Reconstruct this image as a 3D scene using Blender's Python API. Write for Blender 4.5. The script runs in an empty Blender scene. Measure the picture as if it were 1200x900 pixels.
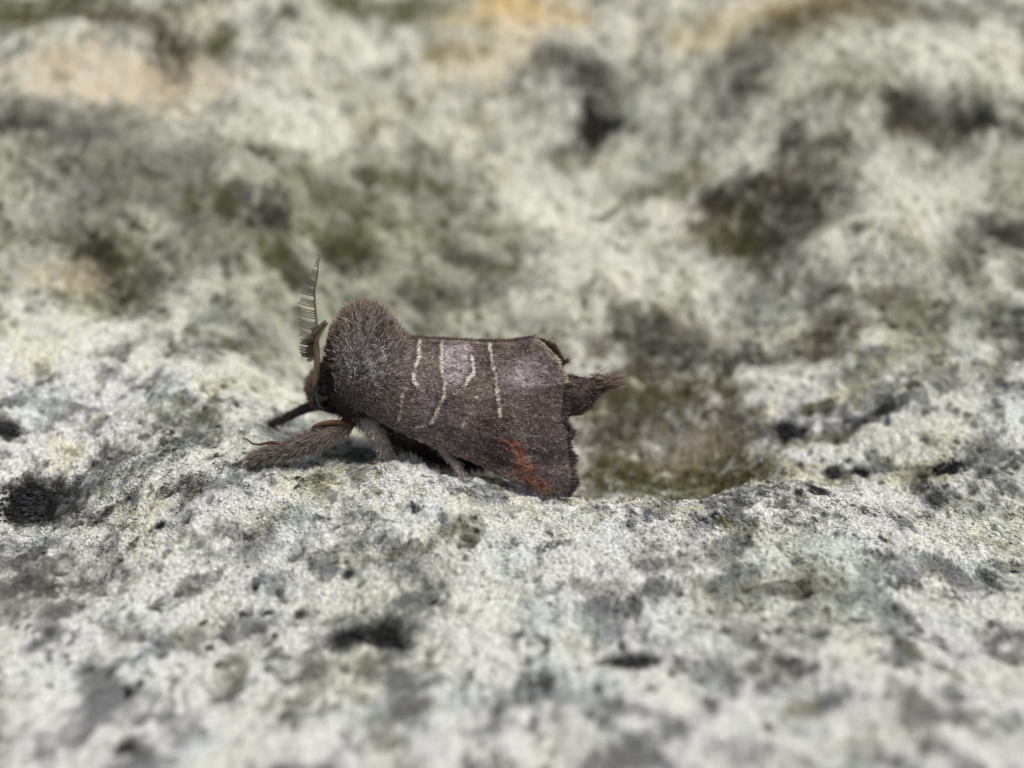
import bpy, math, random
import numpy as np
from mathutils import Vector

# ------------------------------------------------------------------ camera, world, sun, exposure
# all lengths in the code are millimetres; meshes are written in metres (MM)
MM = 0.001
RNG = np.random.default_rng(7)
random.seed(7)
scene = bpy.context.scene
LENS, PITCH, DIST = 40.0, math.radians(18.0), 62.0
FPX = 1200.0 * LENS / 36.0
AIM = np.array([0.0, 0.0, 5.0])
FWD = np.array([0.0, math.cos(PITCH), -math.sin(PITCH)])
UPV = np.array([0.0, math.sin(PITCH), math.cos(PITCH)])
CAM = AIM - FWD * DIST
cam_data = bpy.data.cameras.new('camera')
cam = bpy.data.objects.new('camera', cam_data)
scene.collection.objects.link(cam)
scene.camera = cam
cam.location = CAM * MM
cam.rotation_euler = (math.pi / 2 - PITCH, 0, 0)
cam_data.lens = LENS
cam_data.sensor_width = 36.0
cam_data.clip_start = 0.002
cam_data.clip_end = 200.0
cam_data.dof.use_dof = True
cam_data.dof.focus_distance = 59.4 * MM
cam_data.dof.aperture_fstop = 20.0

SUN_EL, SUN_AZ = math.radians(64), math.radians(112)      # azimuth measured from +Y towards +X
world = bpy.data.worlds.new('World')
scene.world = world
world.use_nodes = True
wn = world.node_tree
sky = wn.nodes.new('ShaderNodeTexSky')
sky.sky_type = 'NISHITA'
sky.sun_disc = False
sky.sun_elevation = SUN_EL
sky.sun_rotation = SUN_AZ
sky.air_density = 0.6
sky.dust_density = 6.0
sky.ozone_density = 0.6
bg = wn.nodes['Background']
bg.inputs['Strength'].default_value = 0.085
wn.links.new(sky.outputs['Color'], bg.inputs['Color'])
sun_data = bpy.data.lights.new('sun', 'SUN')
sun_data.energy = 2.4
sun_data.angle = math.radians(20)
sun_data.color = (1.0, 0.985, 0.93)
sun = bpy.data.objects.new('sun', sun_data)
scene.collection.objects.link(sun)
sd = Vector((math.sin(SUN_AZ) * math.cos(SUN_EL), math.cos(SUN_AZ) * math.cos(SUN_EL), math.sin(SUN_EL)))
sun.rotation_euler = sd.to_track_quat('Z', 'Y').to_euler()
sun.location = sd * 3
scene.view_settings.view_transform = 'Standard'
scene.view_settings.look = 'None'
scene.view_settings.exposure = 0.07
scene.view_settings.gamma = 1.0
scene.view_settings.use_curve_mapping = False


# ------------------------------------------------------------------ helpers
def S(r, g, b):
    """8-bit sRGB to linear"""
    c = np.array([r, g, b], float) / 255.0
    return np.where(c <= 0.04045, c / 12.92, ((c + 0.055) / 1.055) ** 2.4)


def P(px, py, Y):
    """photo pixel -> point on the vertical plane y = Y (mm)"""
    d = FWD + np.array([1.0, 0, 0]) * ((px - 600) / FPX) + UPV * ((450 - py) / FPX)
    t = (Y - CAM[1]) / d[1]
    return CAM + d * t


def smooth(e0, e1, v):
    t = np.clip((v - e0) / (e1 - e0), 0, 1)
    return t * t * (3 - 2 * t)


PERM = np.random.default_rng(3).permutation(512)
PERM = np.concatenate([PERM, PERM, PERM])
GA = np.random.default_rng(4).uniform(0, 2 * np.pi, 512)
GX, GY = np.cos(GA), np.sin(GA)
RV = np.random.default_rng(5).uniform(0, 1, (512, 4))


def perlin(x, y, seed=0):
    x = x + seed * 37.17
    y = y + seed * 91.3
    xi = np.floor(x).astype(np.int64); yi = np.floor(y).astype(np.int64)
    fx = x - xi; fy = y - yi
    u = fx * fx * fx * (fx * (fx * 6 - 15) + 10)
    v = fy * fy * fy * (fy * (fy * 6 - 15) + 10)

    def g(ix, iy, dx, dy):
        h = PERM[(PERM[ix & 511] + iy) & 511]
        return GX[h] * dx + GY[h] * dy
    a = g(xi, yi, fx, fy); b = g(xi + 1, yi, fx - 1, fy)
    c = g(xi, yi + 1, fx, fy - 1); d = g(xi + 1, yi + 1, fx - 1, fy - 1)
    return (a + (b - a) * u + (c - a) * v + (a - b - c + d) * u * v) * 1.5


def fbm(x, y, wave, octaves=4, seed=0, gain=0.5):
    out = np.zeros_like(x, dtype=float); amp = 1.0; f = 1.0 / wave; tot = 0
    for o in range(octaves):
        out += amp * perlin(x * f, y * f, seed + o * 5)
        tot += amp; amp *= gain; f *= 2.03
    return out / tot


def worley(x, y, cell, seed=0):
    """distance to nearest and second nearest feature point (in cells), random value of nearest"""
    x = x / cell + seed * 13.7; y = y / cell + seed * 29.1
    xi = np.floor(x).astype(np.int64); yi = np.floor(y).astype(np.int64)
    d1 = np.full(x.shape, 9.0); d2 = np.full(x.shape, 9.0); rv = np.zeros(x.shape)
    for i in (-1, 0, 1):
        for j in (-1, 0, 1):
            h = PERM[(PERM[(xi + i) & 511] + yi + j) & 511]
            d = np.hypot(xi + i + RV[h, 0] - x, yi + j + RV[h, 1] - y)
            nearer = d < d1
            d2 = np.where(nearer, d1, np.minimum(d2, d))
            rv = np.where(nearer, RV[h, 2], rv)
            d1 = np.where(nearer, d, d1)
    return d1, d2, rv


def mesh_obj(name, verts, faces, mat, parent=None, cols=None, smooth_shade=True, origin=None, attrs=None):
    """faces: (n,k) int array or list of such arrays"""
    verts = np.asarray(verts, float)
    if origin is None:
        origin = np.zeros(3)
    me = bpy.data.meshes.new(name)
    if not isinstance(faces, list):
        faces = [faces]
    faces = [np.asarray(f, np.int32) for f in faces if len(f)]
    me.vertices.add(len(verts))
    me.vertices.foreach_set('co', ((verts - origin) * MM).astype(np.float32).ravel())
    nl = sum(f.size for f in faces); nf = sum(len(f) for f in faces)
    me.loops.add(nl); me.polygons.add(nf)
    me.loops.foreach_set('vertex_index', np.concatenate([f.ravel() for f in faces]))
    starts = []; o = 0
    for f in faces:
        starts.append(o + np.arange(len(f)) * f.shape[1]); o += f.size
    me.polygons.foreach_set('loop_start', np.concatenate(starts).astype(np.int32))
    me.polygons.foreach_set('use_smooth', np.full(nf, smooth_shade))
    me.update(calc_edges=True)
    me.validate()
    if cols is not None:
        ca = me.attributes.new('tint', 'FLOAT_COLOR', 'POINT')
        c4 = np.ones((len(verts), 4), np.float32); c4[:, :3] = cols
        ca.data.foreach_set('color', c4.ravel())
    me.materials.append(mat)
    ob = bpy.data.objects.new(name, me)
    scene.collection.objects.link(ob)
    if parent is not None:
        ob.parent = parent
    return ob


def material(name, rough=0.8, spec=0.3, color=None, attr=True, noise_scale=0, noise_amt=0.0, bump=0.0, bump_scale=8.0, sheen=0.0, coat=0.0, transl=0.0):
    m = bpy.data.materials.new(name); m.use_nodes = True
    nt = m.node_tree; b = nt.nodes['Principled BSDF']
    b.inputs['Roughness'].default_value = rough
    b.inputs['Specular IOR Level'].default_value = spec
    if sheen:
        b.inputs['Sheen Weight'].default_value = sheen
        b.inputs['Sheen Roughness'].default_value = 0.5
    b.inputs['Coat Weight'].default_value = coat
    tc = nt.nodes.new('ShaderNodeTexCoord'); mp = nt.nodes.new('ShaderNodeMapping')
    mp.inputs['Scale'].default_value = (1000, 1000, 1000)
    nt.links.new(tc.outputs['Object'], mp.inputs['Vector'])
    if attr:
        a = nt.nodes.new('ShaderNodeAttribute'); a.attribute_name = 'tint'; out = a.outputs['Color']
    else:
        r = nt.nodes.new('ShaderNodeRGB'); r.outputs[0].default_value = (*color, 1); out = r.outputs[0]
    if noise_amt:
        n = nt.nodes.new('ShaderNodeTexNoise'); n.inputs['Scale'].default_value = noise_scale; n.inputs['Detail'].default_value = 5
        n.inputs['Roughness'].default_value = 0.65
        nt.links.new(mp.outputs[0], n.inputs['Vector'])
        mr = nt.nodes.new('ShaderNodeMapRange')
        mr.inputs['From Min'].default_value = 0.3; mr.inputs['From Max'].default_value = 0.7
        mr.inputs['To Min'].default_value = 1 - noise_amt; mr.inputs['To Max'].default_value = 1 + noise_amt
        nt.links.new(n.outputs['Fac'], mr.inputs['Value'])
        vm = nt.nodes.new('ShaderNodeVectorMath'); vm.operation = 'SCALE'
        nt.links.new(out, vm.inputs[0]); nt.links.new(mr.outputs[0], vm.inputs['Scale']); out = vm.outputs[0]
    nt.links.new(out, b.inputs['Base Color'])
    if bump:
        n2 = nt.nodes.new('ShaderNodeTexNoise'); n2.inputs['Scale'].default_value = bump_scale; n2.inputs['Detail'].default_value = 6
        n2.inputs['Roughness'].default_value = 0.7
        nt.links.new(mp.outputs[0], n2.inputs['Vector'])
        bp = nt.nodes.new('ShaderNodeBump'); bp.inputs['Strength'].default_value = 1.0
        bp.inputs['Distance'].default_value = bump * MM
        nt.links.new(n2.outputs['Fac'], bp.inputs['Height']); nt.links.new(bp.outputs[0], b.inputs['Normal'])
    return m


# ------------------------------------------------------------------ rock relief
WING_TIP = P(652, 584, -4.2)
ANCH = np.array([P(652, 586, -4.2), P(330, 549, -3.0), P(395, 552, -3.0), P(545, 563, -3.6), P(285, 545, -3.0), P(455, 545, -3.2),
                 P(322, 503, 1.6), P(500, 551, -3.5), P(760, 592, -4.4), P(880, 592, -4.2)])


def h0(x, y):
    """large relief before the anchors"""
    front = -0.12 * np.logaddexp(0.0, (-5 - y) / 1.6) * 1.6
    z = -1.9 + front
    y0 = 8.0 - 4.5 * smooth(-8, -22, x) - 3.5 * smooth(13, 26, x)
    soft = 2.2 + 1.6 * smooth(-8, -22, x) + 1.4 * smooth(13, 26, x)
    z = z + 0.95 * np.logaddexp(0.0, (y - y0) / soft) * soft                       # slope behind
    z = z - 0.30 * np.logaddexp(0.0, (y - 45) / 4) * 4
    z = z - 0.60 * np.logaddexp(0.0, (y - 150) / 20) * 20                      # the boulder's shoulder far behind
    return z


def bumps(x, y):
    z = 1.9 * np.exp(-(((x + 30) / 10) ** 2 + ((y - 5) / 6) ** 2))               # bulge on the left
    z = z - 1.5 * np.exp(-(((x + 24) / 6) ** 2 + ((y - 13) / 4) ** 2))           # olive hollow behind it
    z = z + 1.8 * np.exp(-(((x - 33) / 12) ** 2 + ((y - 4) / 5) ** 2))           # rise on the right
    z = z + 2.5 * np.exp(-(((x - 30) / 10) ** 2 + ((y - 26) / 5) ** 2))
    z = z - 2.2 * np.exp(-(((x - 34) / 10) ** 2 + ((y - 20) / 3) ** 2))
    z = z - 1.8 * np.exp(-(((x + 11) / 7) ** 2 + ((y - 13) / 3) ** 2))
    z = z - 1.8 * np.exp(-(((x - 5) / 5) ** 2 + ((y - 24) / 3) ** 2))
    z = z + 2.0 * np.exp(-(((x + 28) / 12) ** 2 + ((y - 30) / 6) ** 2))
    z = z - 1.6 * np.exp(-(((x + 24) / 4) ** 2 + ((y - 26) / 3) ** 2))
    z = z - 1.6 * np.exp(-(((x - 18) / 6) ** 2 + ((y - 15) / 4) ** 2))
    return z


def hollow(x, y):
    w = perlin(x / 4.0, y / 4.0, 3) * 0.8
    r = np.sqrt(((x - 6.8) / 7.6) ** 2 + ((y - 2.6) / 6.6) ** 2) + w * 0.12
    a = -1.6 * smooth(1.15, 0.55, r)
    r2 = np.sqrt(((x + 2.6) / 5.2) ** 2 + ((y - 1.0) / 4.1) ** 2) + w * 0.1
    return a - 1.6 * smooth(1.05, 0.55, r2)


SIG = 5.0
_res = ANCH[:, 2] - (h0(ANCH[:, 0], ANCH[:, 1]) + bumps(ANCH[:, 0], ANCH[:, 1]))
_K = np.exp(-((ANCH[:, None, 0] - ANCH[None, :, 0]) ** 2 + (ANCH[:, None, 1] - ANCH[None, :, 1]) ** 2) / (2 * SIG ** 2))
_W = np.linalg.solve(_K + 0.02 * np.eye(len(ANCH)), _res)


def h_base(x, y):
    z = h0(x, y) + bumps(x, y)
    for a, w in zip(ANCH, _W):
        z = z + w * np.exp(-((x - a[0]) ** 2 + (y - a[1]) ** 2) / (2 * SIG ** 2))
    return z + hollow(x, y)


def h_mid(x, y):
    # lumps grow away from the moth so that its feet stay put
    far = smooth(5, 22, np.hypot(x, (y + 3) * 1.0))
    z = 2.2 * fbm(x, y, 26, 3, 11) * far + 1.1 * fbm(x, y, 9, 3, 21) * (0.12 + 0.88 * far)
    return z


def unproj_rock(px, py):
    d = FWD + np.array([1.0, 0, 0]) * ((px - 600) / FPX) + UPV * ((450 - py) / FPX)
    t = np.arange(25, 260, 0.2)
    p = CAM[None] + d[None] * t[:, None]
    below = p[:, 2] < h_base(p[:, 0], p[:, 1]) + h_mid(p[:, 0], p[:, 1])
    i = int(np.argmax(below)) if below.any() else len(t) - 1
    return p[i], t[i]


def axis(lo, hi, step, limit, grow):
    a = list(np.arange(lo, hi + 1e-6, step))
    s = step
    while a[-1] < limit:
        s = min(s * grow, limit / 6); a.append(a[-1] + s)
    s = step
    while a[0] > -limit:
        s = min(s * grow, limit / 6); a.insert(0, a[0] - s)
    return np.array(a)


XS = axis(-30, 30, 0.07, 2500, 1.035)
YS = axis(-12, 14, 0.07, 2500, 1.015)
GXX, GYY = np.meshgrid(XS, YS)
NX, NY = len(XS), len(YS)
X = GXX.ravel(); Y = GYY.ravel()

# placed patches of the rock face: (px, py, rx, ry, kind, strength); ellipses are turned into real sizes on the rock
DARK, BLACK, OLIVE, OCHRE, BROWN, PALE, GREY, CREAM = range(8)
PCOL = {DARK: S(56, 56, 55), BLACK: S(24, 25, 28), OLIVE: S(92, 92, 60), OCHRE: S(208, 182, 126), BROWN: S(82, 75, 62), PALE: S(236, 239, 228),
        GREY: S(118, 118, 114), CREAM: S(216, 205, 184)}
PATCH = [
    (60, 14, 110, 18, OLIVE, .9), (160, 20, 80, 14, BROWN, .7), (200, 80, 26, 38, BROWN, .9), (258, 52, 16, 24, OLIVE, .8), (100, 88, 110, 30, CREAM, .8), (250, 100, 40, 20, CREAM, .6),
    (50, 142, 90, 22, GREY, .9), (170, 190, 110, 40, GREY, .6), (25, 150, 30, 14, DARK, .6), (470, 16, 55, 15, OLIVE, .8), (600, 16, 70, 20, OCHRE, .55), (545, 72, 60, 24, OCHRE, .3), (640, 8, 70, 14, OCHRE, .35), (400, 8, 40, 10, OLIVE, .6),
    (720, 12, 60, 14, GREY, .4), (870, 26, 100, 24, OCHRE, .35), (980, 20, 80, 20, OCHRE, .25), (1020, 12, 90, 16, BROWN, .6), (900, 40, 50, 14, BROWN, .5), (1150, 8, 60, 12, GREY, .7),
    (695, 95, 52, 40, DARK, .75), (690, 85, 22, 18, DARK, .8), (697, 158, 24, 24, BLACK, .85), (720, 150, 14, 10, BLACK, .7), (660, 70, 16, 12, DARK, .4), (862, 92, 40, 24, GREY, .9), (880, 100, 22, 14, DARK, .7), (850, 130, 20, 14, GREY, .7), (858, 60, 12, 14, DARK, .5),
    (1120, 128, 85, 20, DARK, .85), (1050, 122, 26, 16, BLACK, .6), (1145, 138, 34, 14, BLACK, .75), (1185, 152, 22, 10, BLACK, .6), (1100, 155, 60, 16, BROWN, .6), (930, 162, 16, 14, DARK, .8), (985, 168, 14, 12, DARK, .7), (836, 236, 16, 16, BLACK, .8), (790, 215, 45, 16, OLIVE, .6),
    (895, 255, 85, 42, BROWN, .8), (870, 235, 24, 20, DARK, .6), (920, 240, 34, 14, DARK, .6), (905, 300, 60, 26, DARK, .5), (1000, 272, 13, 11, DARK, .8), (986, 232, 18, 14, DARK, .6), (860, 280, 30, 24, OLIVE, .6), (945, 310, 30, 18, DARK, .5),
    (1170, 282, 42, 26, DARK, .75), (1185, 275, 24, 14, BLACK, .6), (1185, 382, 32, 30, DARK, .8), (1130, 300, 24, 34, DARK, .55), (1190, 330, 26, 18, DARK, .5),
    (428, 206, 15, 12, DARK, .85), (583, 172, 14, 12, GREY, .9), (298, 246, 38, 24, DARK, .7), (318, 250, 18, 16, BLACK, .6), (258, 235, 20, 14, OLIVE, .7), (226, 240, 12, 14, OLIVE, .7), (405, 308, 38, 16, DARK, .85), (345, 320, 24, 15, BLACK, .65), (322, 300, 24, 18, OLIVE, .8), (395, 285, 44, 14, OLIVE, .7),
    (125, 330, 60, 44, OLIVE, .85), (110, 300, 26, 22, DARK, .7), (150, 340, 40, 26, DARK, .55), (190, 330, 36, 26, GREY, .6), (230, 290, 40, 24, GREY, .5), (90, 240, 60, 24, GREY, .6), (60, 210, 50, 20, GREY, .5),
    (540, 302, 24, 12, DARK, .7), (520, 352, 52, 13, DARK, .7), (500, 215, 60, 12, OLIVE, .7), (560, 150, 26, 10, OLIVE, .4), (430, 250, 50, 14, OLIVE, .5), (290, 385, 40, 14, GREY, .9), (240, 420, 30, 10, GREY, .6), (305, 455, 20, 8, DARK, .6),
    (620, 380, 36, 12, GREY, .8), (700, 300, 60, 26, PALE, .5), (640, 250, 70, 34, PALE, .45), (800, 405, 110, 30, BROWN, .6), (750, 388, 30, 18, DARK, .75), (800, 420, 50, 20, DARK, .65), (880, 425, 40, 18, DARK, .65), (970, 400, 50, 22, BROWN, .8), (960, 345, 20, 16, DARK, .6), (1040, 350, 24, 14, BROWN, .6), (1000, 440, 40, 14, DARK, .7), (1070, 360, 30, 12, OLIVE, .5), (860, 360, 50, 20, GREY, .5), (1110, 445, 60, 14, GREY, .6),
    (790, 515, 110, 60, BROWN, .55), (760, 480, 60, 20, OLIVE, .5), (840, 572, 44, 12, OLIVE, .8), (780, 560, 70, 18, BROWN, .55), (850, 585, 40, 6, DARK, .7), (730, 545, 50, 30, OLIVE, .7), (720, 500, 40, 24, GREY, .6), (800, 455, 80, 16, OLIVE, .6), (860, 500, 30, 16, GREY, .5), (700, 470, 30, 20, OLIVE, .5), (740, 575, 40, 8, OLIVE, .6), (750, 530, 110, 56, BROWN, .4), (860, 545, 50, 34, BROWN, .5), (790, 545, 70, 26, CREAM, .35), (780, 578, 110, 12, OLIVE, .7), (720, 560, 50, 20, OLIVE, .6),
    (930, 505, 22, 11, BLACK, .9), (985, 512, 26, 8, BLACK, .55), (965, 515, 30, 8, OLIVE, .6), (1025, 490, 22, 8, DARK, .8), (955, 482, 20, 7, OLIVE, .8), (1045, 478, 26, 6, DARK, .6), (1060, 458, 34, 6, OLIVE, .5),
    (1113, 549, 26, 9, BLACK, .95), (1008, 557, 13, 6, BLACK, .9), (976, 557, 12, 5, BLACK, .8), (958, 575, 15, 6, BLACK, .85), (1098, 588, 14, 8, DARK, .8), (1040, 600, 12, 8, DARK, .6), (1150, 560, 14, 5, DARK, .5),
    (1030, 650, 26, 7, DARK, .8), (1158, 684, 8, 16, DARK, .7), (1015, 668, 16, 8, DARK, .5), (942, 620, 18, 7, DARK, .7), (848, 617, 15, 7, OLIVE, .8), (960, 695, 70, 15, BROWN, .6), (740, 776, 30, 13, BLACK, 1), (640, 806, 10, 16, DARK, .8), (632, 850, 30, 10, DARK, .4), (1070, 835, 24, 40, GREY, .9), (1020, 892, 20, 18, DARK, .6),
    (880, 785, 90, 34, BROWN, .4), (800, 650, 60, 16, GREY, .6), (760, 665, 26, 8, DARK, .5), (940, 830, 24, 14, OLIVE, .6), (1070, 770, 14, 10, OLIVE, .5), (1180, 750, 30, 18, DARK, .55), (860, 730, 50, 20, GREY, .6), (700, 690, 40, 12, GREY, .6), (730, 890, 40, 14, GREY, .7), (1160, 850, 40, 20, GREY, .7), (900, 890, 60, 14, GREY, .5),
    (30, 592, 58, 36, BLACK, .95), (82, 608, 30, 22, DARK, .7), (110, 615, 20, 14, BLACK, .5), (8, 505, 24, 12, BLACK, .85), (12, 478, 20, 8, DARK, .7), (50, 470, 30, 8, GREY, .8), (130, 537, 34, 12, DARK, .8), (185, 623, 11, 7, BLACK, .9), (352, 720, 9, 8, BLACK, .9), (408, 672, 8, 6, BLACK, .95), (425, 745, 50, 17, BLACK, .75), (455, 755, 24, 10, BLACK, .7), (400, 750, 22, 10, BLACK, .5),
    (290, 742, 38, 18, DARK, .7), (150, 876, 18, 15, BLACK, .75), (350, 790, 34, 18, GREY, .8), (270, 795, 22, 26, OLIVE, .6), (45, 680, 90, 44, GREY, .95), (40, 690, 30, 14, DARK, .5), (145, 738, 28, 18, DARK, .5), (215, 570, 30, 8, DARK, .8), (272, 620, 18, 10, DARK, .55), (140, 675, 14, 10, DARK, .6), (230, 690, 24, 14, GREY, .6), (550, 620, 22, 16, OLIVE, .7), (548, 638, 12, 8, DARK, .7), (120, 790, 20, 30, GREY, .6), (480, 835, 24, 14, GREY, .8), (10, 875, 24, 16, DARK, .5), (200, 480, 60, 12, OLIVE, .5), (180, 500, 30, 8, DARK, .5), (280, 640, 50, 20, GREY, .6), (320, 610, 40, 14, OLIVE, .4), (360, 840, 30, 20, DARK, .3), (500, 780, 20, 8, BROWN, .5),
    (600, 610, 110, 18, PALE, .5), (560, 720, 50, 16, PALE, .5), (420, 590, 80, 16, PALE, .45), (60, 400, 60, 40, PALE, .5), (80, 330, 40, 20, CREAM, .5), (400, 700, 60, 20, PALE, .35), (1050, 520, 90, 18, PALE, .5), (1150, 620, 60, 20, PALE, .4), (1100, 60, 70, 40, PALE, .45), (1060, 230, 60, 30, PALE, .4), (980, 290, 40, 20, PALE, .4), (330, 140, 60, 40, PALE, .4), (420, 60, 60, 30, PALE, .35), (300, 450, 60, 20, PALE, .5), (650, 350, 50, 30, PALE, .4), (800, 330, 50, 30, PALE, .35), (1000, 50, 60, 24, PALE, .4),
]


def place(px, py, rx, ry):
    c, t = unproj_rock(px, py)
    wx = rx * t / FPX
    a, _ = unproj_rock(px, py + ry); b, _ = unproj_rock(px, py - ry)
    wy = min(max(abs(b[1] - a[1]) / 2, ry * t / FPX * 0.9), ry * t / FPX * 5)
    return c[0], c[1], wx, wy


PLACED = []
for p in PATCH:
    k = 1.15 if p[1] < 450 and p[4] not in (PALE, OCHRE, CREAM) else 1.08
    PLACED.append((*place(p[0], p[1], p[2] * k, p[3] * k), p[4], min(1.0, p[5] * (1.08 if p[4] in (BLACK, OLIVE, BROWN) else 0.95))))

# --- relief
Z = h_base(X, Y) + h_mid(X, Y)
near = smooth(90, 40, np.hypot(X, Y)); YY = Y
_zg = Z.reshape(NY, NX)
_ds = np.hypot(np.diff(YS)[:, None], np.diff(_zg, axis=0))
_arc = np.vstack([np.zeros((1, NX)), np.cumsum(_ds, axis=0)])
_arc -= _arc[np.searchsorted(YS, -2.0)][None]
YREAL = Y
Y = (_arc - 2.0).ravel()                     # distance along the rock, used for its grain and colour
warp = 0.22 * perlin(X / 1.1, Y / 1.1, 31)
wX, wY = X + warp, Y + 0.22 * perlin(X / 1.1, Y / 1.1, 33)
n1 = fbm(wX, wY, 2.6, 4, 41, 0.55)
n2 = fbm(wX, wY, 0.8, 3, 51, 0.6)
crust = smooth(-0.35, 0.25, fbm(X, Y, 5.0, 3, 61))
d1, d2, rv = worley(wX, wY, 0.55, 1)
gran = (np.clip(1 - d1 * 1.25, 0, 1)) * (0.35 + 0.65 * rv)
e1, e2, rv2 = worley(wX + 0.2 * n2, wY, 0.22, 2)
gran2 = np.clip(1 - e1 * 1.2, 0, 1) * rv2
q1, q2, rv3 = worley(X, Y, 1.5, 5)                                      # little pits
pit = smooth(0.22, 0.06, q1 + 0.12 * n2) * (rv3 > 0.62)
micro = 0.44 * n1 + 0.20 * n2 + crust * (0.24 * gran + 0.12 * gran2) + (1 - crust) * 0.07 * gran2 - 0.16 * pit
Z = Z + micro * near

# --- colour of the rock and its lichens
base = np.empty((len(X), 3))
lich = smooth(-0.22, 0.20, fbm(wX, wY, 3.2, 6, 71, 0.66) + 0.07)
c_l = S(232, 233, 231); c_g = S(138, 140, 142)
base[:] = c_g + (c_l - c_g) * lich[:, None]
yel = (smooth(0.02, 0.32, fbm(wX, wY, 4.5, 5, 81, 0.64)) * (0.45 + 0.55 * smooth(-11, -4, Y)))[:, None]
base = base * (1 - 0.4 * yel) + 0.4 * yel * S(192, 189, 150)
aqua = smooth(0.0, 0.4, fbm(X, Y, 7, 3, 83, 0.6))[:, None]
base = base * (1 - 0.4 * aqua) + 0.4 * aqua * S(208, 217, 216)
back = smooth(3, 20, Y + 2 * perlin(X / 6, Y / 6, 88))          # the upper face is blended towards a darker, yellower grey-green
base = base * (1 - 0.62 * back[:, None]) + 0.62 * back[:, None] * (S(154, 155, 142) + (S(200, 200, 184) - S(154, 155, 142)) * smooth(-.2, .25, fbm(X, Y, 6, 4, 86, .6))[:, None])
zone = 0.10 * fbm(X, Y, 16, 3, 87) + 0.05 * back
oliv = (smooth(0.16, 0.34, fbm(wX, wY, 2.0, 6, 91, 0.7) + zone) * (0.45 + 0.55 * smooth(-11, -4, Y)))[:, None]
base = base * (1 - 0.6 * oliv) + 0.6 * oliv * S(112, 111, 80)
drk = smooth(0.18, 0.34, fbm(wX, wY, 2.2, 6, 101, 0.72) - zone + 0.04 * back)[:, None]
base = base * (1 - 0.7 * drk) + 0.7 * drk * S(62, 62, 60)
fine = (smooth(0.16, 0.38, fbm(wX, wY, 0.55, 4, 105, 0.75)) * (1 - .5 * back))[:, None]
base = base * (1 - 0.6 * fine) + 0.6 * fine * S(92, 91, 84)
k1, k2, kr = worley(wX, wY, 0.8, 9)
speck = smooth(0.30, 0.14, k1 + 0.25 * n2) * (kr > 0.80) * smooth(-0.1, 0.15, fbm(X, Y, 8, 2, 95)) * smooth(8, 3, Y)
base = base * (1 - 0.85 * speck[:, None]) + 0.85 * speck[:, None] * S(40, 40, 41)
tone = smooth(-0.30, 0.30, fbm(X, Y, 22, 4, 89, 0.55) + 0.06)[:, None]
base = base * (0.66 * (1 - tone) * np.array([0.98, 1.0, 0.93]) + tone * 1.0)
base *= (0.86 + 0.28 * rv + 0.12 * (rv2 - 0.5))[:, None]
edge_n = 0.85 * fbm(wX, wY, 2.4, 6, 111, 0.75)
edge_f = 0.55 * fbm(X, Y, 9.0, 4, 121, 0.6)
mott = fbm(wX, wY, 1.1, 5, 131, 0.72)
for (cx, cy, wx, wy, kind, st) in PLACED:
    r = max(wx, wy) * 2.2
    i0, i1 = np.searchsorted(XS, [cx - r, cx + r]); j0, j1 = np.searchsorted(YS, [cy - r, cy + r])
    if i1 - i0 < 2 or j1 - j0 < 2:
        continue
    idx = (np.arange(j0, j1)[:, None] * NX + np.arange(i0, i1)[None]).ravel()
    big = smooth(1.0, 3.5, np.array(max(wx, wy)))
    d = np.hypot((X[idx] - cx) / wx, (YREAL[idx] - cy) / wy) + edge_n[idx] * (0.5 if wx < 0.9 else 1.15) + edge_f[idx] * 1.2 * big
    f = smooth(1.3, 0.45, d) * st
    if kind in (BROWN, GREY, DARK, OLIVE, CREAM, OCHRE, PALE):
        f = f * np.clip(0.85 + 1.5 * mott[idx], 0.1, 1)
    base[idx] = base[idx] * (1 - f[:, None]) + f[:, None] * PCOL[kind] * (0.85 + 0.3 * rv[idx])[:, None]
    if kind in (BLACK, DARK):
        Z[idx] -= f * min(0.25, 0.12 * wx)
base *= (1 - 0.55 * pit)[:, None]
base = 0.36 * (np.maximum(base, 0.004) / 0.36) ** 1.36
base = np.maximum(base, 0.010)
base *= np.minimum(1.0, 0.74 / base.max(axis=1))[:, None]

Y = YREAL
ZG = Z.reshape(NY, NX)
ii = (np.arange(NY - 1)[:, None] * NX + np.arange(NX - 1)[None]).ravel()
quads = np.stack([ii, ii + 1, ii + NX + 1, ii + NX], 1)
m_rock = material('lichened_limestone', rough=0.92, spec=0.15, noise_scale=5.5, noise_amt=0.5, bump=0.16, bump_scale=6.0)
rock = mesh_obj('rock', np.stack([X, Y, Z], 1), quads, m_rock, cols=base)
rock['kind'] = 'structure'
rock['label'] = 'pale lichen-crusted limestone rock face under the moth'
CG = base.reshape(NY, NX, 3)


def rock_z(x, y):
    x = np.asarray(x, float); y = np.asarray(y, float)
    i = np.clip(np.searchsorted(XS, x) - 1, 0, NX - 2); j = np.clip(np.searchsorted(YS, y) - 1, 0, NY - 2)
    u = (x - XS[i]) / (XS[i + 1] - XS[i]); v = (y - YS[j]) / (YS[j + 1] - YS[j])
    return (ZG[j, i] * (1 - u) * (1 - v) + ZG[j, i + 1] * u * (1 - v) + ZG[j + 1, i] * (1 - u) * v + ZG[j + 1, i + 1] * u * v)


def rock_c(x, y):
    i = np.clip(np.searchsorted(XS, x) - 1, 0, NX - 2); j = np.clip(np.searchsorted(YS, y) - 1, 0, NY - 2)
    return CG[j, i]


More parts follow.
